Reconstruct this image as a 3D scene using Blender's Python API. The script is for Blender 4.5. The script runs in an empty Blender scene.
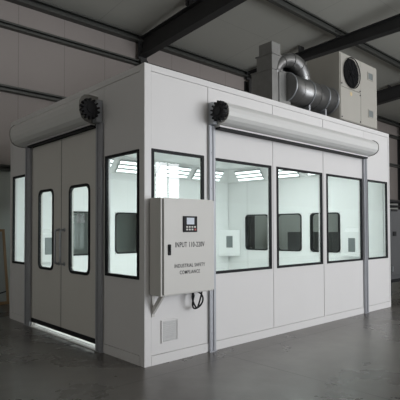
import bpy, bmesh, math
from mathutils import Vector, Matrix
C = bpy.context.scene.collection
PI = math.pi

# ------------------------------------------------------------------ materials
def nodes(name):
    m = bpy.data.materials.new(name); m.use_nodes = True
    nt = m.node_tree
    return m, nt, nt.nodes['Principled BSDF']
def mat(name, col, rough=.5, metal=0., var=0., scale=8., bump=0., stretch=(1,1,1), spec=.5):
    m, nt, p = nodes(name)
    p.inputs['Base Color'].default_value = (*col, 1)
    p.inputs['Roughness'].default_value = rough
    p.inputs['Metallic'].default_value = metal
    p.inputs['Specular IOR Level'].default_value = spec
    tc = nt.nodes.new('ShaderNodeTexCoord'); mp = nt.nodes.new('ShaderNodeMapping')
    mp.inputs['Scale'].default_value = stretch
    nz = nt.nodes.new('ShaderNodeTexNoise'); nz.inputs['Scale'].default_value = scale
    nz.inputs['Detail'].default_value = 5
    nt.links.new(tc.outputs['Object'], mp.inputs['Vector']); nt.links.new(mp.outputs['Vector'], nz.inputs['Vector'])
    v = max(var, .02)
    mx = nt.nodes.new('ShaderNodeMix'); mx.data_type = 'RGBA'
    mx.inputs['A'].default_value = (*[c*(1-v) for c in col], 1)
    mx.inputs['B'].default_value = (*[min(1, c*(1+v)) for c in col], 1)
    nt.links.new(nz.outputs['Fac'], mx.inputs['Factor']); nt.links.new(mx.outputs['Result'], p.inputs['Base Color'])
    if bump:
        b = nt.nodes.new('ShaderNodeBump'); b.inputs['Strength'].default_value = bump; b.inputs['Distance'].default_value = .01
        nt.links.new(nz.outputs['Fac'], b.inputs['Height']); nt.links.new(b.outputs['Normal'], p.inputs['Normal'])
    return m
def seams(m, width, axis='X', dark=.8, w=.006, offset=0.):
    """thin darker joints repeated every `width` metres along a world axis"""
    nt = m.node_tree; p = nt.nodes['Principled BSDF']
    src = p.inputs['Base Color'].links[0].from_socket
    g = nt.nodes.new('ShaderNodeNewGeometry'); s = nt.nodes.new('ShaderNodeSeparateXYZ')
    nt.links.new(g.outputs['Position'], s.inputs[0])
    def mth(op, a, b):
        n = nt.nodes.new('ShaderNodeMath'); n.operation = op
        for i, v in enumerate((a, b)):
            if isinstance(v, (int, float)): n.inputs[i].default_value = v
            else: nt.links.new(v, n.inputs[i])
        return n.outputs[0]
    a = mth('ADD', s.outputs[axis], 100*width-offset)
    fr = mth('MODULO', a, width)
    ls = mth('LESS_THAN', fr, w)
    mx = nt.nodes.new('ShaderNodeMix'); mx.data_type = 'RGBA'; mx.blend_type = 'MULTIPLY'
    nt.links.new(ls, mx.inputs['Factor']); nt.links.new(src, mx.inputs['A'])
    mx.inputs['B'].default_value = (dark, dark, dark, 1)
    nt.links.new(mx.outputs['Result'], p.inputs['Base Color'])
    return m
def emit(name, col, s):
    m, nt, p = nodes(name)
    p.inputs['Base Color'].default_value = (.8, .8, .8, 1)
    p.inputs['Emission Color'].default_value = (*col, 1); p.inputs['Emission Strength'].default_value = s
    return m
def glass(name, tint, refl=1.0):
    m = bpy.data.materials.new(name); m.use_nodes = True; nt = m.node_tree; nt.nodes.clear()
    o = nt.nodes.new('ShaderNodeOutputMaterial'); t = nt.nodes.new('ShaderNodeBsdfTransparent')
    g = nt.nodes.new('ShaderNodeBsdfGlossy'); mx = nt.nodes.new('ShaderNodeMixShader'); lw = nt.nodes.new('ShaderNodeLayerWeight')
    lw.inputs['Blend'].default_value = .5
    pw = nt.nodes.new('ShaderNodeMath'); pw.operation = 'POWER'; pw.inputs[1].default_value = 5; nt.links.new(lw.outputs['Facing'], pw.inputs[0])
    f = nt.nodes.new('ShaderNodeMath'); f.operation = 'MULTIPLY_ADD'; f.inputs[1].default_value = .90; f.inputs[2].default_value = .075
    nt.links.new(pw.outputs[0], f.inputs[0])
    t.inputs['Color'].default_value = (*tint, 1); g.inputs['Roughness'].default_value = .01
    g.inputs['Color'].default_value = (refl, refl, refl, 1)
    nt.links.new(f.outputs[0], mx.inputs[0]); nt.links.new(t.outputs[0], mx.inputs[1]); nt.links.new(g.outputs[0], mx.inputs[2])
    nt.links.new(mx.outputs[0], o.inputs[0])
    return m

M = {}
M['white'] = mat('white_painted_steel', (.70, .69, .69), .42, 0, .02, 3)
M['inner'] = seams(mat('white_interior_lining', (.80, .81, .80), .5, 0, .02, 3), .9, 'X', .93, .006, .3)
M['grey_door'] = mat('warm_grey_door_paint', (.66, .645, .61), .45, 0, .03, 3)
M['hood'] = mat('white_hood_sheet', (.68, .68, .67), .33, 0, .03, 6, 0, (1, 1, 6))
M['rubber'] = mat('black_rubber', (.009, .010, .012), .6, spec=.25)
M['black'] = mat('black_plastic', (.012, .012, .014), .6, 0, .3, 30, spec=.25)
M['galv'] = mat('galvanized_steel', (.42, .44, .47), .38, .75, .18, 14, .05)
M['tray'] = mat('fixture_tray', (.42, .44, .44), .5)
M['cap'] = mat('darkened_end_plate', (.21, .205, .19), .5)  # hood ends darkened so the lit near end matches the shaded side
M['rail'] = mat('grey_zinc_rail', (.38, .39, .42), .4, .35, .08, 6)
M['plenum'] = mat('dull_sheet_metal', (.24, .24, .235), .42, .45, .2, 9)
M['duct'] = mat('spiral_duct_steel', (.22, .22, .22), .36, .8, .2, 5, .08)
M['steel_dark'] = mat('dark_painted_steel', (.028, .028, .029), .55, 0, .25, 3)
M['steel_grey'] = mat('grey_green_purlin', (.075, .078, .072), .5, .2, .15, 3)
M['hallwall'] = seams(mat('insulated_wall_panel', (.335, .30, .285), .6, 0, .06, .8), .953, 'X', .72, .014, .755)
def brightened_dado(m, z, col):
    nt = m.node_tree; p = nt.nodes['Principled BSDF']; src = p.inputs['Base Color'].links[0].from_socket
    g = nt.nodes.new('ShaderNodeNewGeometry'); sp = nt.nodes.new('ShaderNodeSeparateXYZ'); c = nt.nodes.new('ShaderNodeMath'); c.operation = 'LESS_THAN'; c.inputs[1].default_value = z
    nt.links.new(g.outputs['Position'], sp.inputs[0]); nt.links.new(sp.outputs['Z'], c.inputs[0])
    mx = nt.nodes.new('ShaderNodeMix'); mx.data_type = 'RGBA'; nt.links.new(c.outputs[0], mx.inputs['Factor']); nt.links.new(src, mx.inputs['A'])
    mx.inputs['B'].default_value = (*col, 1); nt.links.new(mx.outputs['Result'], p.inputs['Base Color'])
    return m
brightened_dado(M['hallwall'], 2.46, (.52, .545, .51))  # greener lower wall, its colour also lightened to offset shade behind the booth
M['roofing'] = seams(seams(mat('insulated_roof_panel', (.52, .52, .475), .6, 0, .07, .9), 1.9, 'X', .75, .014, .6), 2.6, 'Y', .8, .012, 1.0)
M['cab'] = mat('cabinet_light_grey_paint', (.60, .59, .565), .42, 0, .02, 4)
M['ac'] = mat('beige_unit_paint', (.40, .385, .35), .45, 0, .04, 5)
M['vent'] = mat('grey_louvre', (.20, .225, .225), .5)
M['ventlight'] = mat('light_grey_louvre', (.56, .56, .56), .5)
M['glass'] = glass('pale_green_glass', (.90, .965, .95))
M['glassdark'] = glass('tinted_glass', (.84, .90, .89), .22)
M['led'] = emit('led_tube', (.95, 1.0, 1.0), 1.7)
M['matt'] = mat('matt_black', (.010, .010, .011), .8, spec=.1)
M['fill_panel_glow'] = emit('fill_panel_glow', (.95, 1.0, 1.0), 7.3)
M['ink'] = mat('black_ink', (.03, .03, .035), .5)
M['screen'] = mat('pale_lcd', (.55, .60, .68), .2)
M['red'] = mat('red_button', (.35, .05, .05), .4)
M['wood'] = mat('light_wood', (.28, .17, .08), .5, 0, .25, 4, 0, (1, 1, .1))
M['sheet'] = mat('pale_board_sheet', (.30, .31, .30), .6)
M['paper'] = mat('pinkish_paper', (.90, .80, .82), .7)
M['machine'] = mat('dark_grey_machine_paint', (.075, .077, .082), .45, 0, .1, 4)
M['store'] = mat('grey_cupboard_paint', (.40, .41, .42), .5, 0, .1, 4)
M['yellow'] = mat('pale_yellow_sticker', (.62, .50, .28), .5)
M['alu'] = mat('bright_aluminium_sill', (.80, .80, .78), .4, .1)
M['ifloor'] = mat('white_booth_floor', (.72, .73, .72), .45)

# concrete floor: mottled, slightly polished, with saw-cut joints
fm, nt, p = nodes('polished_concrete')
g = nt.nodes.new('ShaderNodeNewGeometry')
n1 = nt.nodes.new('ShaderNodeTexNoise'); n1.inputs['Scale'].default_value = .55; n1.inputs['Detail'].default_value = 8; n1.inputs['Roughness'].default_value = .6
n2 = nt.nodes.new('ShaderNodeTexNoise'); n2.inputs['Scale'].default_value = 4.5; n2.inputs['Detail'].default_value = 8
for n in (n1, n2): nt.links.new(g.outputs['Position'], n.inputs['Vector'])
ad = nt.nodes.new('ShaderNodeMath'); ad.operation = 'MULTIPLY_ADD'; ad.inputs[1].default_value = .35
nt.links.new(n2.outputs['Fac'], ad.inputs[0]); nt.links.new(n1.outputs['Fac'], ad.inputs[2])
rp = nt.nodes.new('ShaderNodeValToRGB')
rp.color_ramp.elements[0].position = .48; rp.color_ramp.elements[0].color = (.078, .071, .065, 1)
rp.color_ramp.elements[1].position = .88; rp.color_ramp.elements[1].color = (.150, .139, .127, 1)
nt.links.new(ad.outputs[0], rp.inputs[0])
nt.links.new(rp.outputs[0], p.inputs['Base Color'])
rr = nt.nodes.new('ShaderNodeMapRange'); rr.inputs['To Min'].default_value = .14; rr.inputs['To Max'].default_value = .42
nt.links.new(n1.outputs['Fac'], rr.inputs['Value']); nt.links.new(rr.outputs[0], p.inputs['Roughness'])
bp_ = nt.nodes.new('ShaderNodeBump'); bp_.inputs['Strength'].default_value = .12; bp_.inputs['Distance'].default_value = .02
nt.links.new(n2.outputs['Fac'], bp_.inputs['Height']); nt.links.new(bp_.outputs['Normal'], p.inputs['Normal'])
M['floor'] = seams(seams(fm, 5.2, 'X', .5, .016, .90), 4.4, 'Y', .62, .014, -.30)

# ------------------------------------------------------------------ mesh helpers (world coordinates)
def BM(): return bmesh.new()
def box(bm, x0, x1, y0, y1, z0, z1, bev=0.):
    vs = [bm.verts.new(v) for v in ((x0,y0,z0),(x1,y0,z0),(x1,y1,z0),(x0,y1,z0),(x0,y0,z1),(x1,y0,z1),(x1,y1,z1),(x0,y1,z1))]
    fs = [bm.faces.new([vs[i] for i in q]) for q in ((0,3,2,1),(4,5,6,7),(0,1,5,4),(1,2,6,5),(2,3,7,6),(3,0,4,7))]
    if bev:
        es = list({e for f in fs for e in f.edges})
        bmesh.ops.bevel(bm, geom=es, offset=bev, segments=2, affect='EDGES', profile=.5)
    return bm
def prism(bm, pts, dv):
    """extrude a closed 3D polygon along dv"""
    dv = Vector(dv)
    a = [bm.verts.new(p) for p in pts]; b = [bm.verts.new(Vector(p)+dv) for p in pts]
    n = len(a); fs = [bm.faces.new(a), bm.faces.new(b[::-1])]
    for i in range(n): fs.append(bm.faces.new((a[i], b[i], b[(i+1) % n], a[(i+1) % n])))
    bmesh.ops.recalc_face_normals(bm, faces=fs)
    return bm
def ring(bm, outer, inner, dv):
    """frame between two closed loops (same count), extruded along dv"""
    dv = Vector(dv); n = len(outer); L = []
    for pts in (outer, inner):
        L.append(([bm.verts.new(p) for p in pts], [bm.verts.new(Vector(p)+dv) for p in pts]))
    (oa, ob), (ia, ib) = L; fs = []
    for i in range(n):
        j = (i+1) % n
        fs += [bm.faces.new((oa[i], oa[j], ia[j], ia[i])), bm.faces.new((ob[i], ib[i], ib[j], ob[j])),
               bm.faces.new((oa[i], ob[i], ob[j], oa[j])), bm.faces.new((ia[i], ia[j], ib[j], ib[i]))]
    bmesh.ops.recalc_face_normals(bm, faces=fs)
    return bm
def cyl(bm, c, ax, r, h, n=32, r2=None):
    ax = Vector(ax).normalized(); q = ax.to_track_quat('Z', 'Y').to_matrix().to_4x4()
    m = Matrix.Translation(Vector(c)+ax*h/2) @ q
    bmesh.ops.create_cone(bm, cap_ends=True, segments=n, radius1=r, radius2=r if r2 is None else r2, depth=h, matrix=m)
    return bm
def tube(bm, path, r, n=10, cap=True, radii=None):
    pts = [Vector(p) for p in path]; rings = []
    up = None
    for i, p in enumerate(pts):
        t = (pts[min(i+1, len(pts)-1)]-pts[max(i-1, 0)]).normalized()
        if up is None: up = t.orthogonal().normalized()
        up = (up - t*up.dot(t)).normalized(); sd = t.cross(up)
        rr_ = radii[i] if radii else r
        rings.append([bm.verts.new(p+(up*math.cos(a)+sd*math.sin(a))*rr_) for a in (2*PI*k/n for k in range(n))])
    fs = []
    for a, b in zip(rings, rings[1:]):
        for k in range(n): fs.append(bm.faces.new((a[k], a[(k+1) % n], b[(k+1) % n], b[k])))
    if cap: fs += [bm.faces.new(rings[0][::-1]), bm.faces.new(rings[-1])]
    for f in fs[:len(fs)-2 if cap else len(fs)]: f.smooth = True
    return bm
def rrect(u0, u1, v0, v1, r, n=5):
    """rounded rectangle loop in (u,v)"""
    if r <= 0: return [(u0,v0),(u1,v0),(u1,v1),(u0,v1)]
    out = []
    for cu, cv, a0 in ((u1-r, v0+r, -PI/2), (u1-r, v1-r, 0), (u0+r, v1-r, PI/2), (u0+r, v0+r, PI)):
        for k in range(n+1):
            a = a0+PI/2*k/n; out.append((cu+r*math.cos(a), cv+r*math.sin(a)))
    return out
WL = {}
def wloc(o):
    return WL.get(o.name, Vector((0, 0, 0)))
def obj(name, bm, m, parent=None, smooth=False, label=None):
    me = bpy.data.meshes.new(name)
    if smooth:
        for f in bm.faces: f.smooth = True
    o = bpy.data.objects.new(name, me); C.objects.link(o)
    if parent is not None:
        bmesh.ops.translate(bm, verts=bm.verts, vec=-wloc(parent)); o.parent = parent
        WL[o.name] = wloc(parent)
    bm.to_mesh(me); bm.free(); me.materials.append(M[m] if isinstance(m, str) else m)
    if label: o['label'] = label
    return o
def thing(name, label, cat, loc, group=None):
    o = bpy.data.objects.new(name, None); C.objects.link(o); o.empty_display_size = .1
    o.location = loc; WL[o.name] = Vector(loc)
    o['label'] = label; o['category'] = cat
    if group: o['group'] = group
    return o
def solo(o, label, cat, group=None):
    o['label'] = label; o['category'] = cat
    if group: o['group'] = group
    # origin to the base centre
    me = o.data; xs = [v.co for v in me.vertices]
    c = Vector((sum(v.x for v in xs)/len(xs), sum(v.y for v in xs)/len(xs), min(v.z for v in xs)))
    me.transform(Matrix.Translation(-c)); o.location = c
    return o
def struct(name, bm, m):
    o = obj(name, bm, m); o['kind'] = 'structure'; return o
def B(*a, **k): return box(BM(), *a, **k)

# ------------------------------------------------------------------ hall shell
struct('floor', B(-14, 32, -10, 5.3, -.2, 0), 'floor')
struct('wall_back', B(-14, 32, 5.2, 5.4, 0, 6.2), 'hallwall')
ZR = lambda y: 5.92+.1*(5.2-y)
bm = BM(); prism(bm, [(-14, 5.4, ZR(5.4)), (-14, -10.2, ZR(-10.2)), (-14, -10.2, ZR(-10.2)+.15), (-14, 5.4, ZR(5.4)+.15)], (46, 0, 0))
struct('ceiling', bm, 'roofing')
# front wall (behind the camera) with a tall glazed opening and an unseen clerestory band added for light
bm = BM()
OX0, OX1, OZ = 1.6, 8.9, 3.9
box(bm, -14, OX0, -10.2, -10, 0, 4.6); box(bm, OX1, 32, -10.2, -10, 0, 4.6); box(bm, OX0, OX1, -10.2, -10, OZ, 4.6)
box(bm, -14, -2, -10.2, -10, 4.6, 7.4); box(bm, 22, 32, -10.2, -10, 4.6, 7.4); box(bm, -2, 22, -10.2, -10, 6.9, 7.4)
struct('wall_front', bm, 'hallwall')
bm = BM()
for k in range(13):
    x = OX0+(OX1-OX0)*k/12; box(bm, x-.015, x+.015, -10.05, -9.99, 0, OZ)
for z0, z1 in ((0, .06), (2.05, 2.09), (OZ-.06, OZ)):
    box(bm, OX0, OX1, -10.04, -10.0, z0, z1)
struct('window_1', bm, 'steel_grey')
bm = BM()
for k in range(13):
    x = -2+24*k/12; box(bm, x-.05, x+.05, -10.05, -9.97, 4.6, 6.9)
struct('added_clerestory_bars', bm, 'steel_grey')

# I-section members
def ibeam(pa, pb, depth_a, depth_b, w=.2, t=.02, up=Vector((0, 0, 1)), web=.012, side=None):
    """I beam; pa, pb are on the TOP flange's centre line; depth may taper"""
    bm = BM(); pa, pb = Vector(pa), Vector(pb); s = side or (pb-pa).cross(up).normalized()
    u = up
    def slab(h0a, h1a, h0b, h1b, hw):
        q = [pa-u*h0a-s*hw, pa-u*h1a-s*hw, pa-u*h1a+s*hw, pa-u*h0a+s*hw]
        r = [pb-u*h0b-s*hw, pb-u*h1b-s*hw, pb-u*h1b+s*hw, pb-u*h0b+s*hw]
        A = [bm.verts.new(v) for v in q]; Bv = [bm.verts.new(v) for v in r]
        fs = [bm.faces.new(A), bm.faces.new(Bv[::-1])]
        for i in range(4): fs.append(bm.faces.new((A[i], Bv[i], Bv[(i+1) % 4], A[(i+1) % 4])))
        bmesh.ops.recalc_face_normals(bm, faces=fs)
    slab(0, t, 0, t, w/2); slab(depth_a-t, depth_a, depth_b-t, depth_b, w/2); slab(t, depth_a-t, t, depth_b-t, web/2)
    return bm
def cbeam(x0, x1, y, z0, z1, d=.12):
    """C-section girt, open side towards the room, lying on the wall"""
    bm = BM(); t = .012
    box(bm, x0, x1, y-.02, y, z0, z1); box(bm, x0, x1, y-d, y-.02, z0, z0+t); box(bm, x0, x1, y-d, y-.02, z1-t, z1)
    box(bm, x0, x1, y-d, y-d+t, z1-.035, z1-t); box(bm, x0, x1, y-d, y-d+t, z0+t, z0+.035)
    return bm

cols = [(3.6, 'steel column rising right behind the booth near its front corner', 5.27),
        (7.35, 'steel column standing behind the metal ducts on the booth roof', 5.60),
        (12.3, 'steel column behind the air handling unit, mostly hidden', 5.34),
        (17.1, 'steel column at the far right edge beside the small wall panels', 5.34)]
for x, lab, zt in cols:
    t = thing('steel_column', 'dark '+lab, 'column', (x, 5.08, 0), 'steel columns along the back wall')
    bm = BM(); box(bm, x-.1, x+.1, 5.18, 5.2, .02, zt); box(bm, x-.1, x+.1, 5.0, 5.02, .02, zt); box(bm, x-.008, x+.008, 5.02, 5.18, .02, zt)
    obj('post', bm, 'steel_dark', t)
    obj('base_plate', B(x-.14, x+.14, 4.96, 5.2, 0, .02), 'steel_dark', t)
# rafters
def rafter(x, label, ya, za, da, yb, zb, db, plate=True):
    t = thing('steel_rafter', label, 'beam', (x, ya, za-da), 'steel rafters under the hall roof')
    obj('beam', ibeam((x, ya, za), (x, yb, zb), da, db, .2, .022), 'steel_dark', t)
    bm = BM(); box(bm, x-.12, x+.12, ya-.03, ya, za-da-.06, za+.02)
    for k in range(4):
        for sx in (-.07, .07): cyl(bm, (x+sx, ya-.03, za-da+.03+k*(da-.06)/3), (0, -1, 0), .014, .02, 8)
    obj('end_plate', bm, 'steel_dark', t)
    for i, yy in enumerate((3.3, 2.22, .6)):
        f = (ya-yy)/(ya-yb); zz = za+(zb-za)*f
        obj('purlin_cleat', B(x-.11, x+.11, yy-.012, yy+.012, zz, min(zz+.17, ZR(yy)-.02)), 'steel_dark', t)
rafter(3.6, 'dark steel rafter running up from above the booth front corner', 5.1, 5.79, .44, -9.5, 6.86, .5)
rafter(7.35, 'dark steel rafter passing above the air handling unit with the fan', 5.1, 5.85, .17, -9.5, 6.37, .62)
rafter(12.3, 'dark steel rafter at right, seen partly behind the air handling unit', 5.1, 5.84, .42, -9.5, 7.1, .45)
rafter(17.1, 'dark steel rafter outside the right edge above the far column', 5.1, 5.84, .42, -9.5, 7.1, .45)
# eave beam, girts, purlins
for nm, lab, z0, z1, d in (('eave_beam', 'dark grey eave beam where back wall meets roof', 5.70, 5.86, .16),
                    ('wall_girt', 'dark horizontal rail across back wall, highest one below the roof edge', 5.16, 5.27, .12),
                    ('wall_girt', 'dark horizontal rail on back wall, ending behind the left shutter hood', 3.95, 4.06, .12),
                    ('wall_girt', 'dark horizontal rail at far left of back wall beside the grey door', 2.45, 2.56, .12)):
    solo(obj(nm, cbeam(-14, 32, 5.2, z0, z1, d), 'steel_grey'), lab, 'rail' if nm == 'wall_girt' else 'beam',
         'horizontal rails on the back wall' if nm == 'wall_girt' else None)
for y, lab in ((2.22, 'long roof purlin running above the fan unit to the right edge'),
               (-.6, 'roof purlin nearer than the fan unit, above the picture')):
    z = ZR(y)
    solo(obj('roof_purlin', cbeam(-14, 32, y+.06, z-.19, z-.01, .09), 'steel_grey'), lab, 'beam', 'roof purlins')
# short clip on the first rafter
solo(obj('purlin_bracket', B(3.47, 3.73, 3.36, 3.40, 5.925, 6.06), 'steel_dark'), 'small dark bracket on top of the nearest rafter', 'bracket')

# ------------------------------------------------------------------ the booth
# footprint: near corner at the origin, long side along +X, door side along +Y; far end wall slightly skewed
H, L, W, TH = 3.0, 3.5, 5.22, .06
SK = .122
ex = lambda y: W-SK*y                 # outer face of the far end wall
booth = thing('clean_booth', 'large white panel-built spray booth with lit interior and black-framed windows', 'booth', (0, 0, 0))
def wallX(z, u, n):  return Vector((u, n, z))       # long side: u along x, n = outward offset in y
FR = lambda u, n, z: Vector((u, -n, z))             # front (long) side, outward is -Y
LF = lambda u, n, z: Vector((-n, u, z))             # door side, outward is -X
BK = lambda u, n, z: Vector((u, L-TH-n, z))         # back wall; n outward into the interior
EN = lambda u, n, z: Vector((ex(u)-TH-n, u, z))     # far end wall; n into the interior
def fprism(bm, F, u0, u1, v0, v1, n0, n1, r=0):
    pts = [F(u, n0, v) for u, v in rrect(u0, u1, v0, v1, r)]
    d = F(u0, n1, v0)-F(u0, n0, v0)
    return prism(bm, pts, d)
def fring(bm, F, o, i, n0, n1, ro=0, ri=0):
    d = F(o[0], n1, o[2])-F(o[0], n0, o[2])
    return ring(bm, [F(u, n0, v) for u, v in rrect(*o, ro)], [F(u, n0, v) for u, v in rrect(*i, ri)], d)
def panel(name, F, u0, u1, v0, v1, hole, m, n0=-TH, n1=0, parent=None, holes=None):
    bm = BM()
    hs = holes or ([hole] if hole else [])
    if not hs: fprism(bm, F, u0, u1, v0, v1, n0, n1)
    else:
        a = u0
        for h in hs:
            if h[0] > a+.001: fprism(bm, F, a, h[0], v0, v1, n0, n1)
            fprism(bm, F, h[0], h[1], v0, h[2], n0, n1); fprism(bm, F, h[0], h[1], h[3], v1, n0, n1)
            a = h[1]
        if u1 > a+.001: fprism(bm, F, a, u1, v0, v1, n0, n1)
    return obj(name, bm, m, parent or booth)
def window(F, h, r=0, fw=.035, n0=-.02, n1=.010, parent=None, gm='glass', gn=None, name='window_frame', fm='rubber'):
    bm = BM(); o = h
    i = (h[0]+fw, h[1]-fw, h[2]+fw, h[3]-fw)
    fring(bm, F, o, i, n0, n1, r, max(0, r-fw*.6) if r else 0)
    f = obj(name, bm, fm, parent or booth)
    gn = n1-.008 if gn is None else gn
    g = BM(); pts = [g.verts.new(F(u, gn, v)) for u, v in rrect(h[0]+fw*.6, h[1]-fw*.6, h[2]+fw*.6, h[3]-fw*.6, max(0, r-fw*.6) if r else 0)]
    g.faces.new(pts)
    return f, g
def add_window(F, h, **k):
    f, g = window(F, h, **k)
    # the pane: if the frame is itself a sub-part, the pane joins the frame's level
    obj('pane', g, k.get('gm', 'glass'), f)
    return f
# corner post and trims
obj('corner_post', B(-.004, .078, -.004, .078, 0, H), 'white', booth)
ZB, ZT = .10, 2.93
WB, WT = .845, 2.15
bays = [(.082, .858, (.078+.004, .795, WB, WT+.005)), (.902, 1.999, (.94, 1.965, WB, WT)), (2.041, 3.148, (2.075, 3.12, WB, WT)),
        (3.192, 4.33, (3.232, 4.255, WB, WT)), (4.334, 5.18, (4.415, 5.12, WB, WT))]
for u0, u1, h in bays:
    panel('wall_panel', FR, u0, u1, ZB, ZT, h, 'white')
    add_window(FR, h, fw=.03)
for u in (.88, 2.02, 3.17): 
    bm = BM(); fprism(bm, FR, u-.018, u+.018, ZB, ZT, -TH, .005); obj('mullion', bm, 'white', booth)
bm = BM(); fprism(bm, FR, 5.184, 5.22, 0, H, -.09, .003); obj('corner_post', bm, 'white', booth)
bm = BM(); fprism(bm, FR, .08, 5.182, ZT+.004, H, -TH, .003); obj('top_trim', bm, 'white', booth)
bm = BM(); fprism(bm, FR, .08, 5.182, 0, ZB-.004, -TH, .006); obj('base_skirt', bm, 'white', booth)
# louvred vent grille in the first panel
bm = BM(); fring(bm, FR, (.20, .42, .20, .43), (.215, .405, .215, .415), .001, .014); g_ = obj('vent_grille', bm, 'white', booth)
bm = BM(); fprism(bm, FR, .215, .405, .215, .415, .001, .004)
for k in range(10): fprism(bm, FR, .217, .403, .219+k*.0197, .229+k*.0197, .004, .011)
obj('louvre', bm, 'ventlight', g_)
# door side
for u0, u1, h in ((.082, .757, (.090, .728, WB, WT)), (2.87, 3.44, (2.90, 3.39, WB, WT))):
    panel('wall_panel', LF, u0, u1, ZB, ZT, h, 'white'); add_window(LF, h, fw=.03)
bm = BM(); fprism(bm, LF, .761, 2.866, 2.52, ZT, -TH, 0); obj('wall_panel', bm, 'white', booth)
bm = BM(); fprism(bm, LF, .08, 3.44, ZT+.004, H, -TH, .003); obj('top_trim', bm, 'white', booth)
bm = BM(); fprism(bm, LF, .08, .757, 0, ZB-.004, -TH, .006); obj('base_skirt', bm, 'white', booth)
bm = BM(); fprism(bm, LF, 2.87, 3.44, 0, ZB-.004, -TH, .006); obj('base_skirt', bm, 'white', booth)
bm = BM(); fprism(bm, LF, 3.444, 3.5, 0, H, -.058, .003); obj('corner_post', bm, 'white', booth)
for u0, u1 in ((.757, .90), (2.69, 2.868)):
    bm = BM(); fprism(bm, LF, u0, u1, 0, 2.516, -TH, -.002); obj('door_jamb', bm, 'grey_door', booth)
bm = BM(); fprism(bm, LF, .90, 2.69, 2.50, 2.518, -TH, -.004); fprism(bm, LF, .90, 2.69, 2.518, 2.60, .001, .03); obj('header_shade_bar', bm, 'rubber', booth)  # dark bar standing in for the gap and shadow under the hood
obj('threshold', B(-.03, .035, .905, 2.685, 0, .010), 'alu', booth, label='bright metal sill under the double doors')
for (u0, u1, w, hy) in ((.905, 1.784, (1.062, 1.575, .815, 1.885), 1.70), (1.800, 2.685, (2.005, 2.465, .815, 1.885), 1.845)):
    d = panel('door', LF, u0, u1, .12, 2.498, None, 'grey_door', -.05, 0, holes=[(w[0]+.012, w[1]-.012, w[2]+.012, w[3]-.012)])
    bm = BM(); fprism(bm, LF, u0, u1, .062, .12, -.045, .004); obj('bottom_seal', bm, 'rubber', d)
    f, g = window(LF, w, r=.085, fw=.032, n0=-.02, n1=.010)
    f.name = 'door_window_frame'; f.parent = d
    # square corners of the hole closed by the rounded gasket plate
    obj('door_pane', g, 'glass', d)
    bm = BM(); r_ = .085
    pts = rrect(w[0]+.008, w[1]-.008, w[2]+.008, w[3]-.008, .075)
    sq = []
    for (u, v) in pts:
        uu = w[0]-.002 if u < (w[0]+w[1])/2 else w[1]+.002; vv = w[2]-.002 if v < (w[2]+w[3])/2 else w[3]+.002
        du, dvv = abs(u-uu), abs(v-vv)
        sq.append((uu, v) if du < dvv else (u, vv))
    ring(bm, [LF(u, -.048, v) for u, v in sq], [LF(u, -.048, v) for u, v in pts], LF(0, .046, 0)-LF(0, 0, 0))
    obj('glazing_plate', bm, 'grey_door', d)
    if hy > 1.8:
        bm = BM(); fprism(bm, LF, 1.785, 1.799, .12, 2.49, -.03, -.003); obj('meeting_seal', bm, 'rubber', d)
    # D-shaped pull handle
    path = [LF(hy-.0, .0, 1.345)]
    s = 1
    for a in range(0, 91, 15): path.append(LF(hy, .058-.035+.035*math.sin(math.radians(a)), 1.345-.035+.035*math.cos(math.radians(a))))
    for a in range(0, 91, 15): path.append(LF(hy, .023+.035*math.cos(math.radians(a)), .95-.035*math.sin(math.radians(a))))
    path.append(LF(hy, 0, .915))
    bm = tube(BM(), path, .013, 10); cyl(bm, LF(hy, 0, 1.345), (-1, 0, 0), .024, .008, 16); cyl(bm, LF(hy, 0, .915), (-1, 0, 0), .024, .008, 16)
    obj('handle', bm, 'galv', d, label='grey steel D-shaped pull handle')
# back wall with windows
bw = [(.93, 1.58, .91, 1.655), (1.83, 2.48, .91, 1.655), (2.73, 3.38, .91, 1.655)]
def rounded_hole_panel(name, F, u0, u1, v0, v1, holes, m, n0, n1, r):
    bm = BM(); a = u0
    for h in holes:
        fprism(bm, F, a, h[0], v0, v1, n0, n1); fprism(bm, F, h[0], h[1], v0, h[2], n0, n1); fprism(bm, F, h[0], h[1], h[3], v1, n0, n1)
        pts = rrect(*h, r); c = ((h[0]+h[1])/2, (h[2]+h[3])/2)
        sq = []
        for u, v in pts:
            uu = h[0] if u < c[0] else h[1]; vv = h[2] if v < c[1] else h[3]
            du, dd = abs(u-uu), abs(v-vv)
            sq.append((uu, v) if du < dd else (u, vv))
        ring(bm, [F(u, n0, v) for u, v in sq], [F(u, n0, v) for u, v in pts], F(u0, n1, 0)-F(u0, n0, 0))
        a = h[1]
    fprism(bm, F, a, u1, v0, v1, n0, n1)
    return obj(name, bm, m, booth)
rounded_hole_panel('back_wall_panel', BK, TH, ex(L)-.02, 0, H-.06, bw, 'inner', -TH, 0, .07)
for h in bw: add_window(BK, h, r=.08, fw=.022, gm='glassdark', n0=-TH-.005, n1=.012)
ew = [(.862, 1.468, .905, 1.655), (1.648, 2.225, .905, 1.655), (2.405, 2.975, .905, 1.655)]
rounded_hole_panel('end_wall_panel', EN, .0905, L-TH-.004, 0, H-.06, ew, 'inner', -TH, 0, .07)
for h in ew: add_window(EN, h, r=.08, fw=.022, gm='glassdark', n0=-TH-.005, n1=.012)
# roof and inner ceiling, inner floor
def quad_prism(x0, y0, y1, z0, z1, inset=0.):
    return prism(BM(), [(x0, y0, z0), (ex(y0)-inset, y0, z0), (ex(y1)-inset, y1, z0), (x0, y1, z0)], (0, 0, z1-z0))
obj('roof_panel', quad_prism(TH+.001, TH+.02, L-.001, H-.058, H-.004, .004), 'white', booth)
obj('inner_ceiling', quad_prism(TH+.002, TH+.002, L-TH-.006, 2.63, 2.66, TH+.004), 'inner', booth)
obj('inner_floor', quad_prism(.045, TH+.002, L-TH-.006, 0.001, .012, TH+.004), 'ifloor', booth)
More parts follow.
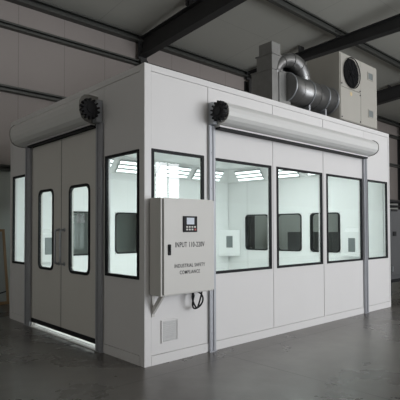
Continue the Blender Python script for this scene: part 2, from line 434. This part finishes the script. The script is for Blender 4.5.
# sloped light coves along back and end walls
a0, a1 = (3.44-.002, 2.36), (3.20, 2.628)
bm = prism(BM(), [(TH+.01, a0[0], a0[1]), (TH+.01, a1[0], a1[1]), (TH+.01, a0[0], a1[1])], (4.62-TH-.01+.09, 0, 0))
obj('light_cove', bm, 'inner', booth)
bm = BM(); A = [EN(.14, .003, 2.36), EN(.14, .24, 2.628), EN(.14, .003, 2.628)]; Z = [EN(3.43, .003, 2.36), EN(3.43, .24, 2.628), EN(3.43, .003, 2.628)]
va = [bm.verts.new(v) for v in A]; vz = [bm.verts.new(v) for v in Z]
fs = [bm.faces.new(va), bm.faces.new(vz[::-1])]
for i in range(3): fs.append(bm.faces.new((va[i], vz[i], vz[(i+1) % 3], va[(i+1) % 3])))
bmesh.ops.recalc_face_normals(bm, faces=fs); obj('light_cove', bm, 'inner', booth)

# ---- lit fixtures in the coves: built once, then copied
def make_fixture(length):
    t = thing('strip_light', '', 'light', (0, 0, 0))
    bm = BM(); box(bm, -length/2, length/2, -.135, .135, .0, .012, .003)
    obj('tray', bm, 'tray', t)
    for v in (-.088, 0, .088):
        obj('tube', box(BM(), -length/2+.01, length/2-.01, v-.024, v+.024, -.007, -.0005), 'led', t)
    return t
def copy_tree(o, parent=None):
    c = o.copy(); C.objects.link(c)
    if parent: c.parent = parent
    for ch in [k for k in bpy.data.objects if k.parent == o and k != c]: copy_tree(ch, c)
    return c
fix_back = [(.51, 'far left one, above the door side'), (1.29, 'above the back window nearest the doors'), (2.19, 'above the second window of the back wall'),
            (3.09, 'seen through the glass above the control cabinet'), (4.01, 'seen just right of the post beside control cabinet')]
proto = make_fixture(.77)
ang = math.atan2(.268, .238)
for i, (x, s) in enumerate(fix_back):
    o = proto if i == 0 else copy_tree(proto)
    o.location = (x, 3.305, 2.470)
    o.rotation_euler = (-ang, 0, 0)
    o['label'] = 'three-tube strip light on back wall cove, '+s
    o['group'] = 'strip lights on the back cove'
proto2 = make_fixture(.64)
for i, (y, s) in enumerate(((2.77, 'nearest the far inner corner'), (1.96, 'seen through the third long-side window'), (1.14, 'seen near top of the fourth long-side window'), (.42, 'closest to the long window wall'))):
    o = proto2 if i == 0 else copy_tree(proto2)
    p_ = EN(y, .135, 2.470)
    o.location = p_
    th = PI/2+math.atan(SK)
    o.rotation_euler = (Matrix.Rotation(-PI/2+math.atan(SK), 3, 'Z') @ Matrix.Rotation(-ang, 3, 'X')).to_euler()
    o['label'] = 'bright three-tube strip light on end wall cove, '+s
    o['group'] = 'strip lights on the end cove'

# unseen flat panel lights added on the inner ceiling to brighten the interior
pl = thing('added_panel_light', 'added flat square panel light', 'light', (0, 0, 0))
obj('frame', ring(BM(), [(u, v, -.03) for u, v in rrect(-.42, .42, -.6, .6, 0)], [(u, v, -.03) for u, v in rrect(-.39, .39, -.57, .57, 0)], (0, 0, .03)), 'tray', pl)
obj('diffuser', B(-.39, .39, -.57, .57, -.024, -.001), 'fill_panel_glow', pl)
for i, x in enumerate((.75, 1.75, 2.75, 3.75)):
    o = pl if i == 0 else copy_tree(pl)
    o.location = (x, 1.0, 2.629)
    o['label'] = 'added flat panel light on the booth ceiling, hidden above the window line'
    o['group'] = 'added panel lights on the booth ceiling'
# ---- wall-mounted interior vent boxes
def vent_box(name, F, u0, u1, v0, v1, gu0, gu1, gv0, gv1, d, label):
    c = F((u0+u1)/2, .0, v0)
    t = thing('vent_box', label, 'vent', c, 'white vent boxes inside the booth')
    bm = BM(); fprism(bm, F, u0, u1, v0, v1-.07, .002, d)
    # sloped lid
    P = [F(u0, .002, v1-.07), F(u1, .002, v1-.07), F(u1, d, v1-.07), F(u0, d, v1-.07), F(u0, .002, v1), F(u1, .002, v1)]
    vs = [bm.verts.new(p) for p in P]
    fs = [bm.faces.new([vs[i] for i in q]) for q in ((0,1,2,3), (3,2,5,4), (0,4,5,1), (0,3,4), (1,5,2))]
    bmesh.ops.recalc_face_normals(bm, faces=fs)
    fprism(bm, F, u0-.02, u1+.02, v0-.02, v0, .002, d+.03)
    obj('housing', bm, 'inner', t)
    bm = BM(); fprism(bm, F, gu0, gu1, gv0, gv1, d+.001, d+.006)
    for k in range(9): 
        z = gv0+.008+k*(gv1-gv0-.016)/9; fprism(bm, F, gu0+.005, gu1-.005, z, z+.010, d+.006, d+.014)
    obj('louvre', bm, 'vent', t)
vent_box('a', EN, .40, .755, .87, 1.36, .555, .68, .93, 1.18, .06, 'white vent box with grey louvre on inner end wall beside the last window')
vent_box('b', BK, .40, .74, .85, 1.36, .50, .66, .95, 1.22, .06, 'white vent box with grey louvre seen through the left door window')
# corner box: a diagonal frame of reference
pA = Vector((4.43, 3.435, 0)); pB = Vector((4.765, 3.11, 0)); uD = (pB-pA).normalized(); nD = Vector((-uD.y, uD.x, 0)); nD = -nD if nD.x > 0 else nD
CF = lambda u, n, z: pA+uD*u+nD*n+Vector((0, 0, z))
Lc = (pB-pA).length
t = thing('vent_box', 'white corner vent box with grey louvre in far inner corner of booth', 'vent', (4.6, 3.28, .8), 'white vent boxes inside the booth')
bm = prism(BM(), [CF(0, 0, .80), CF(Lc, 0, .80), Vector((4.733, 3.435, .80))], (0, 0, .53))
prism(bm, [CF(-.0, .035, .77), CF(Lc, .035, .77), CF(Lc, -.02, .77), CF(0, -.02, .77)], (0, 0, .028))
obj('housing', bm, 'inner', t)
bm = BM(); fprism(bm, CF, Lc*.37, Lc*.66, .95, 1.20, .001, .006)
for k in range(9): fprism(bm, CF, Lc*.38, Lc*.65, .957+k*.0265, .968+k*.0265, .006, .013)
obj('louvre', bm, 'vent', t)

# ------------------------------------------------------------------ roller shutters
def hood_profile(F, u, pts): return [F(u, n, z) for n, z in pts]
def shutter(F, axis, label, rails, hood, prof, motor_u, mz, seal, name='roller_shutter'):
    base = F((hood[0]+hood[1])/2, .1, 0)
    t = thing(name, label, 'roller shutter', base, 'roller shutters on the booth')
    bm = BM(); d = F(hood[1]-.012, 0, 0)-F(hood[0]+.012, 0, 0)
    prism(bm, hood_profile(F, hood[0]+.012, prof), d)
    h_ = obj('hood', bm, 'hood', t)
    for u0, u1 in ((hood[0], hood[0]+.012), (hood[1]-.012, hood[1])):
        c = (sum(p[0] for p in prof)/len(prof), sum(p[1] for p in prof)/len(prof))
        pr = [(max(n+.006*(1 if n > c[0] else 0), .001), z+(.006 if z > c[1] else -.006)) for n, z in prof]
        obj('end_cap', prism(BM(), hood_profile(F, u0, pr), F(u1, 0, 0)-F(u0, 0, 0)), 'cap' if (axis == 'Y' or u0 > 2) else 'cab', h_)
    for (u0, u1, zt) in rails:
        bm = BM(); fprism(bm, F, u0, u0+.02, .012, zt, .007, .034); fprism(bm, F, u1-.03, u1, .012, zt, .007, .034); fprism(bm, F, u0+.02, u1-.03, .012, zt, .007, .024)
        for k in range(6): cyl(bm, F((u0+u1-.01)/2, .024, .2+k*.4), F(0, 1, 0)-F(0, 0, 0), .009, .006, 8)
        r = obj('guide_rail', bm, 'rail', t)
        bm = BM(); fprism(bm, F, u0-.01, u1+.01, 0, .012, .007, .04); obj('foot_plate', bm, 'rail', r)
    bm = BM(); fprism(bm, F, seal[0], seal[1], seal[2]+.022, seal[3], .031, .10); obj('curtain_end_bar', bm, 'white', t)
    bm = BM(); fprism(bm, F, seal[0], seal[1], seal[2], seal[2]+.022, .031, .08 if axis == 'Y' else .105); obj('bottom_seal', bm, 'rubber', t)
    # motor with cooling ribs on the near end
    ax = (F(1, 0, 0)-F(0, 0, 0)).normalized(); c = F(motor_u, .195 if axis == 'Y' else .175, mz); R = .085
    bm = BM(); cyl(bm, c, ax, R, .05, 24); cyl(bm, c-ax*.012, ax, .045, .02, 16)
    upv = Vector((0, 0, 1)); sd = ax.cross(upv)
    for k in range(14):
        a = 2*PI*k/14; dr = upv*math.cos(a)+sd*math.sin(a); tn = ax.cross(dr)
        q = c+dr*.06
        pts = [q-tn*.009, q+dr*.053-tn*.009, q+dr*.053+tn*.009, q+tn*.009]
        prism(bm, [p-ax*.006 for p in pts], ax*.05)
    m = obj('motor', bm, 'black', t, label='black ribbed round motor')
    return t
profR = [(.008, 2.755), (.11, 2.757), (.17, 2.745), (.22, 2.715), (.248, 2.675), (.255, 2.63), (.248, 2.585), (.22, 2.548), (.17, 2.522), (.11, 2.51), (.008, 2.51)]
profL = [(.008, 2.838), (.12, 2.842), (.17, 2.832), (.205, 2.80), (.225, 2.76), (.23, 2.70), (.222, 2.645), (.20, 2.59), (.16, 2.555), (.10, 2.538), (.008, 2.535)]
sR = shutter(FR, 'X', 'long white roller shutter hood with steel rails across the windowed side', [(.856, .944, 2.50), (4.275, 4.38, 2.50)], (.93, 4.335), profR, .845, 2.628, (.95, 4.27, 2.462, 2.505))
bm = BM(); fprism(bm, FR, .862, .925, 2.505, 2.75, .007, .09); obj('motor_bracket', bm, 'galv', sR)
sL = shutter(LF, 'Y', 'shorter shaded roller shutter hood above the grey double doors', [(.764, .885, 2.53), (2.69, 2.862, 2.53)], (.885, 2.93), profL, .715, 2.645, (.90, 2.68, 2.495, 2.53))
bm = BM(); fprism(bm, LF, .79, .878, 2.535, 2.78, .007, .08); obj('motor_bracket', bm, 'galv', sL)

# ------------------------------------------------------------------ control cabinet
cab = thing('control_cabinet', 'light grey electrical control cabinet with display, hung on booth near its corner', 'cabinet', (.4, -.1, .70))
obj('body', B(.05, .75, -.192, -.016, .70, 1.655, bev=.004), 'cab', cab)
door = obj('door', B(.075, .745, -.212, -.196, .712, 1.645, bev=.004), 'cab', cab)
obj('door_gasket', B(.072, .735, -.196, -.192, .716, 1.64), 'rubber', cab)
bm = BM(); fprism(bm, FR, .123, .155, 1.095, 1.200, .212, .222, .006); fprism(bm, FR, .131, .147, 1.13, 1.185, .222, .232, .004)
obj('latch', bm, 'black', door)
d_ = obj('display_unit', B(.312, .497, -.224, -.213, 1.318, 1.478, bev=.004), 'black', cab)
obj('screen', B(.352, .452, -.2275, -.2245, 1.395, 1.462), 'screen', d_)
bm = BM()
for k in range(4): box(bm, .345+k*.035, .367+k*.035, -.2285, -.2245, 1.362, 1.378)
for k in range(3): box(bm, .345+k*.035, .367+k*.035, -.2285, -.2245, 1.336, 1.352)
obj('buttons', bm, 'cab', d_)
obj('stop_button', B(.455, .478, -.2285, -.2245, 1.334, 1.354), 'red', d_)
def text(s, x0, x1, z, h, y, parent, name='lettering'):
    cu = bpy.data.curves.new('t', 'FONT'); cu.body = s; cu.size = 1; cu.extrude = 0
    cu.offset = .008; cu.space_character = 1.12
    to = bpy.data.objects.new('t', cu); C.objects.link(to)
    dg = bpy.context.evaluated_depsgraph_get(); me = bpy.data.meshes.new_from_object(to.evaluated_get(dg))
    xs = [v.co.x for v in me.vertices]; ys = [v.co.y for v in me.vertices]
    sx = (x1-x0)/(max(xs)-min(xs)); sy = h/(max(ys)-min(ys)); mx_, my_ = min(xs), min(ys)
    bm = BM(); bm.from_mesh(me)
    for v in bm.verts: v.co = Vector((x0+(v.co.x-mx_)*sx, y, z+(v.co.y-my_)*sy))
    ex_ = bmesh.ops.extrude_face_region(bm, geom=bm.faces[:])
    bmesh.ops.translate(bm, verts=[g for g in ex_['geom'] if isinstance(g, bmesh.types.BMVert)], vec=(0, -.0012, 0))
    bpy.data.objects.remove(to); bpy.data.curves.remove(cu); bpy.data.meshes.remove(me)
    obj(name, bm, 'ink', parent)
text('INPUT 110-220V', .215, .605, 1.168, .052, -.2125, door)
text('INDUSTRIAL SAFETY', .205, .612, .968, .036, -.2125, door)
text('COMPLIANCE', .272, .540, .902, .036, -.2125, door)
# diagonal bracket arms below
for x in (.095,):
    bm = prism(BM(), [(x-.014, -.185, .699), (x-.014, -.01, .50), (x-.014, -.01, .56), (x-.014, -.125, .699)], (.028, 0, 0))
    box(bm, x-.018, x+.018, -.0155, -.0075, .48, .70)
    obj('support_bracket', bm, 'cab', cab)
# cable coil
pts = [(.535, -.09, .697)]
for k in range(61):
    a = PI*.80+2*PI*1.62*k/60
    pts.append((.600+(.072-.014*k/60)*math.cos(a), -.10+.022*math.sin(1.7*a), .605+(.095-.018*k/60)*math.sin(a)))
pts += [(.665, -.10, .66), (.672, -.10, .697)]
o = obj('power_cable', tube(BM(), pts, .009, 8), 'rubber'); solo(o, 'coiled black power cable hanging under the control cabinet', 'cable')

# ------------------------------------------------------------------ air handling unit on the roof
X0, X1, Y0, Y1, Z0, Z1 = 3.83, 5.03, .12, .72, 3.07, 4.14
ac = thing('air_handling_unit', 'beige rooftop air unit with large round black fan, on booth roof', 'air conditioner', (4.43, .42, 3.0))
obj('casing', B(X0, X1, Y0, Y1, Z0, Z1, bev=.006), 'ac', ac)
for x in (X0+.05, X1-.22): obj('skid_rail', B(x, x+.1, Y0+.02, Y1-.02, 2.999, Z0), 'steel_dark', ac)
def acp(x0, x1, z0, z1, name='access_panel', m='ac'):
    return obj(name, B(x0, x1, Y0-.012, Y0-.001, z0, z1, bev=.003), m, ac)
fx, fz, fr = 4.155, 3.855, .235
# panel behind the fan with a round opening: a ring between square and circle
bm = BM(); n = 32
sq = []
for k in range(n):
    a = 2*PI*k/n+PI/4; cx, cz = math.cos(a), math.sin(a); s_ = max(abs(cx), abs(cz))
    hx = .31; 
    px_ = fx+cx/s_*.31; pz_ = fz+cz/s_*.258
    sq.append((px_, Y0-.012, pz_))
ring(bm, sq, [(fx+fr*math.cos(2*PI*k/n+PI/4), Y0-.012, fz+fr*math.sin(2*PI*k/n+PI/4)) for k in range(n)], (0, .011, 0))
obj('fan_panel', bm, 'ac', ac)
acp(X0+.012, 4.462, Z0+.01, 3.590); acp(4.470, X1-.01, Z0+.01, Z1-.012)
fan = obj('fan', cyl(BM(), (fx, Y0-.02, fz), (0, 1, 0), fr-.002, .018, 40), 'matt', ac, label='round black fan')
bm = BM()
for k in range(6):
    a = 2*PI*k/6+.2; c_, s_ = math.cos(a), math.sin(a)
    q = [(.05, -.03), (.20, -.07), (.215, .05), (.06, .035)]
    prism(bm, [(fx+u*c_-v*s_, Y0-.030+(.006 if v > 0 else 0), fz+u*s_+v*c_) for u, v in q], (0, .003, 0))
cyl(bm, (fx, Y0-.036, fz), (0, 1, 0), .055, .016, 20); obj('fan_blades', bm, 'matt', fan)
bm = BM()
for rr_ in (.09, .15, .21, .243):
    tube(bm, [(fx+rr_*math.cos(2*PI*k/36), Y0-.042, fz+rr_*math.sin(2*PI*k/36)) for k in range(37)], .0028 if rr_ < .24 else .008, 6, cap=False)
for k in range(8):
    a = 2*PI*k/8; tube(bm, [(fx+.04*math.cos(a), Y0-.042, fz+.04*math.sin(a)), (fx+.243*math.cos(a), Y0-.042, fz+.243*math.sin(a))], .003, 6)
cyl(bm, (fx, Y0-.044, fz), (0, 1, 0), .035, .006, 20); obj('fan_guard', bm, 'matt', fan)
for zc in (3.94, 3.30):
    g_ = obj('louvre_frame', ring(BM(), [(x, Y0-.022, z) for x, z in rrect(4.70, 4.88, zc-.07, zc+.07, 0)], [(x, Y0-.022, z) for x, z in rrect(4.715, 4.865, zc-.055, zc+.055, 0)], (0, .009, 0)), 'ac', ac)
    bm = B(4.715, 4.865, Y0-.016, Y0-.0125, zc-.055, zc+.055)
    for k in range(7): box(bm, 4.716, 4.864, Y0-.020, Y0-.016, zc-.052+k*.0155, zc-.044+k*.0155)
    obj('louvre', bm, 'vent', g_)
obj('sticker', cyl(BM(), (4.155, Y0-.0125, 3.52), (0, -1, 0), .035, .002, 20), 'yellow', ac)
for x, z in ((3.87, 3.64), (4.44, 3.62), (4.44, 3.55), (3.87, 3.11), (4.44, 3.11)): obj('screw', cyl(BM(), (x, Y0-.0125, z), (0, -1, 0), .011, .008, 10), 'black', ac)

# ------------------------------------------------------------------ blower plenum with arched duct, and main duct
bl = thing('blower_plenum', 'stepped sheet metal plenum box with arched round pipe on booth roof', 'duct', (2.66, .48, 3.0))
bm = BM()
box(bm, 2.38, 2.80, .30, .68, 2.999, 3.585, .004)
obj('lower_box', bm, 'plenum', bl)
obj('middle_box', B(2.38, 2.62, .30, .58, 3.586, 3.80, bev=.004), 'plenum', bl)
obj('top_box', B(2.385, 2.575, .305, .54, 3.801, 3.965, bev=.004), 'plenum', bl)
bm = BM()
for z in (3.575, 3.79): box(bm, 2.37, 2.63 if z > 3.6 else 2.81, .29, .60 if z > 3.6 else .69, z, z+.014)
box(bm, 2.52, 2.535, .285, .2995, 3.0, 3.575)
obj('flange', bm, 'plenum', bl)
# arch: a pipe that rises from the box, widens over the top and comes down on the right
cx, cy, cz, RH, RV = 2.85, .37, 3.48, .345, .32
def arc(f):
    a = PI-PI*f
    return Vector((cx+RH*math.cos(a), cy-.04*math.sin(a), cz+RV*math.sin(a)))
rad = lambda f: .060+.065*min(1, max(0, (f-.05)/.6))
N_ = 32
path = [arc(k/N_) for k in range(N_+1)]+[arc(1)-Vector((0, 0, .08))]
obj('arched_pipe', tube(BM(), path, .1, 24, radii=[rad(k/N_) for k in range(N_+1)]+[rad(1)]), 'duct', bl)
for f_ in (.12, .3, .48, .66, .82, .98):
    c_ = arc(f_); tdir = (arc(f_+.01)-arc(f_-.01)).normalized()
    obj('seam_ring', cyl(BM(), c_-tdir*.006, tdir, rad(f_)+.007, .012, 24), 'duct', bl)
obj('fan_inlet', cyl(BM(), (2.84, .56, 3.59), (0, -1, 0), .235, .10, 32), 'rubber', bl, label='dark round fan inlet under the arched pipe')
obj('inlet_rim', tube(BM(), [(2.84+.235*math.cos(2*PI*k/32), .455, 3.59+.235*math.sin(2*PI*k/32)) for k in range(33)], .011, 8, cap=False), 'duct', bl)
du = thing('round_duct', 'thick round shiny metal duct running into side of rooftop air unit', 'duct', (3.4, .33, 3.17))
dy, dz, dr_ = .335, 3.385, .205
obj('pipe', cyl(BM(), (2.70, dy, dz), (1, 0, 0), dr_, 1.123, 48), 'duct', du, smooth=False)
for f in du.children[0].data.polygons:
    if abs(f.normal.x) < .5: f.use_smooth = True
for x in (2.705, 3.16, 3.56, 3.80): obj('clamp_ring', cyl(BM(), (x, dy, dz), (1, 0, 0), dr_+.012, .022, 48), 'galv', du)
for x in (2.93, 3.36): obj('seam_ring', cyl(BM(), (x, dy, dz), (1, 0, 0), dr_+.004, .010, 48), 'duct', du)
for x in (3.18, 3.62): obj('saddle_support', B(x-.02, x+.02, dy-.1, dy+.1, 2.999, dz-dr_+.03), 'galv', du)

# ------------------------------------------------------------------ other things in the hall
# framed board leaning on the back wall at far left
bd = thing('leaning_board', 'wooden-framed pale board leaning against the wall at far left edge', 'board', (0, 4.9, 0))
bx0, bx1, bh = -.55, .50, 1.36
ya, yb = 4.88, 5.15
BF = lambda u, n, v: Vector((u, ya+(yb-ya)*v/bh-n, v))
bm = BM(); fring(bm, BF, (bx0, bx1, .002, bh), (bx0+.045, bx1-.045, .055, bh-.045), 0, .03); obj('frame', bm, 'wood', bd)
bm = BM(); fprism(bm, BF, bx0+.045, bx1-.045, .055, bh-.045, .005, .015); obj('sheet', bm, 'sheet', bd)
bm = tube(BM(), [BF(.455-.9*k/20, .022, .23-.10*math.sin(k/20*2.2)*.9) for k in range(21)], .012, 8); obj('cord', bm, 'rubber', bd)
# paper sheet on the back wall (seen through the right door window)
solo(obj('paper_notice', B(2.01, 2.20, 5.194, 5.199, 1.49, 1.68), 'paper'), 'pinkish white notice on back wall, seen through the right door window', 'notice')
# machine cabinet right of the booth
mc = thing('machine_cabinet', 'dark grey machine cabinet on black stand, right of the booth at photo edge', 'cabinet', (6.9, .85, 0))
obj('body', B(6.36, 7.6, .52, 1.2, .42, 1.74, bev=.01), 'machine', mc)
bm = BM(); box(bm, 6.375, 6.64, .51, .519, 1.695, 1.735); obj('name_strip', bm, 'black', mc)
obj('lock', B(6.44, 6.57, .505, .519, 1.20, 1.29), 'black', mc)
obj('handle', B(6.36, 6.385, .49, .519, .50, .60), 'galv', mc)
bm = BM(); box(bm, 6.33, 7.62, .50, 1.22, .28, .33); obj('stand_top', bm, 'rubber', mc)
obj('plinth', B(6.40, 7.55, .56, 1.16, .331, .419), 'machine', mc)
for x in (6.42, 7.54):
    for y in (.56, 1.14): obj('leg', B(x, x+.04, y, y+.04, 0, .279), 'rubber', mc)
tr = thing('tray_rack', 'dark two-tier tray rack on top of the machine cabinet', 'rack', (6.8, .8, 1.741))
for z, xx in ((1.80, 6.38), (1.89, 6.40)): obj('tray', B(xx, 7.2, .60, 1.1, z, z+.03), 'rubber', tr)
for x in (6.45, 7.13):
    for y in (.62, 1.06): obj('upright', B(x, x+.02, y, y+.02, 1.741, 1.93 if False else 1.92), 'rubber', tr)
# low dark cabinets behind the booth, seen through the end windows
for i, (y0, lab) in enumerate(((2.42, 'right of two low dark cabinets seen through the booth end windows'), (3.36, 'left of two low dark cabinets seen through the booth end windows'))):
    t = thing('storage_cabinet', lab, 'cabinet', (8.3, y0+.46, 0), 'low dark cabinets behind the booth')
    obj('body', B(8.02, 8.6, y0, y0+.92, .05, 1.265, bev=.006), 'store', t)
    obj('plinth', B(8.05, 8.57, y0+.02, y0+.9, 0, .05), 'rubber', t)
    for k in range(2):
        dd = obj('door', B(8.0, 8.018, y0+.01+k*.455, y0+.455+k*.455, .08, 1.24, bev=.003), 'store', t)
        yy = y0+(.40 if k == 0 else .50); obj('handle', B(7.985, 7.999, yy, yy+.015, .6, .75), 'galv', dd)

# ------------------------------------------------------------------ light
def area(name, loc, rot, sx, sy, power, col):
    l = bpy.data.lights.new(name, 'AREA'); l.shape = 'RECTANGLE'; l.size = sx; l.size_y = sy; l.energy = power; l.color = col
    o = bpy.data.objects.new(name, l); C.objects.link(o); o.location = loc; o.rotation_euler = rot
    return o
# daylight through the glazed opening; fill light from the added clerestory band
area('daylight_opening', ((OX0+OX1)/2, -10.1, OZ/2), (PI/2, 0, 0), OX1-OX0, OZ, 740, (.93, .96, 1.0))
area('clerestory_fill', (10, -10.1, 5.75), (PI/2, 0, 0), 24, 2.3, 330, (1.0, .975, .95))
w = bpy.data.worlds.new('World'); bpy.context.scene.world = w; w.use_nodes = True
w.node_tree.nodes['Background'].inputs[0].default_value = (1.0, .985, .94, 1); w.node_tree.nodes['Background'].inputs[1].default_value = .68

# ------------------------------------------------------------------ camera
fw = Vector((0.67605142, 0.73639619, 0.02598343)); rt = Vector((0.73669288, -0.67622122, -0.00290714)); upc = Vector((-0.01542975, -0.02110718, 0.99965815))
cam = bpy.data.cameras.new('camera'); co = bpy.data.objects.new('camera', cam); C.objects.link(co)
m3 = Matrix((rt, upc, -fw)).transposed()
co.matrix_world = Matrix.Translation((-2.69799361, -3.74374566, 1.34472709)) @ m3.to_4x4()
cam.sensor_width = 36; cam.lens = 466.492281*36/400; cam.shift_y = 17.24/400; cam.clip_end = 200
bpy.context.scene.camera = co
s = bpy.context.scene
s.view_settings.view_transform = 'Standard'; s.view_settings.look = 'None'; s.view_settings.exposure = 0; s.view_settings.gamma = 1
s.view_settings.use_curve_mapping = False
s.cycles.max_bounces = 10; s.cycles.transparent_max_bounces = 16; s.cycles.use_denoising = True
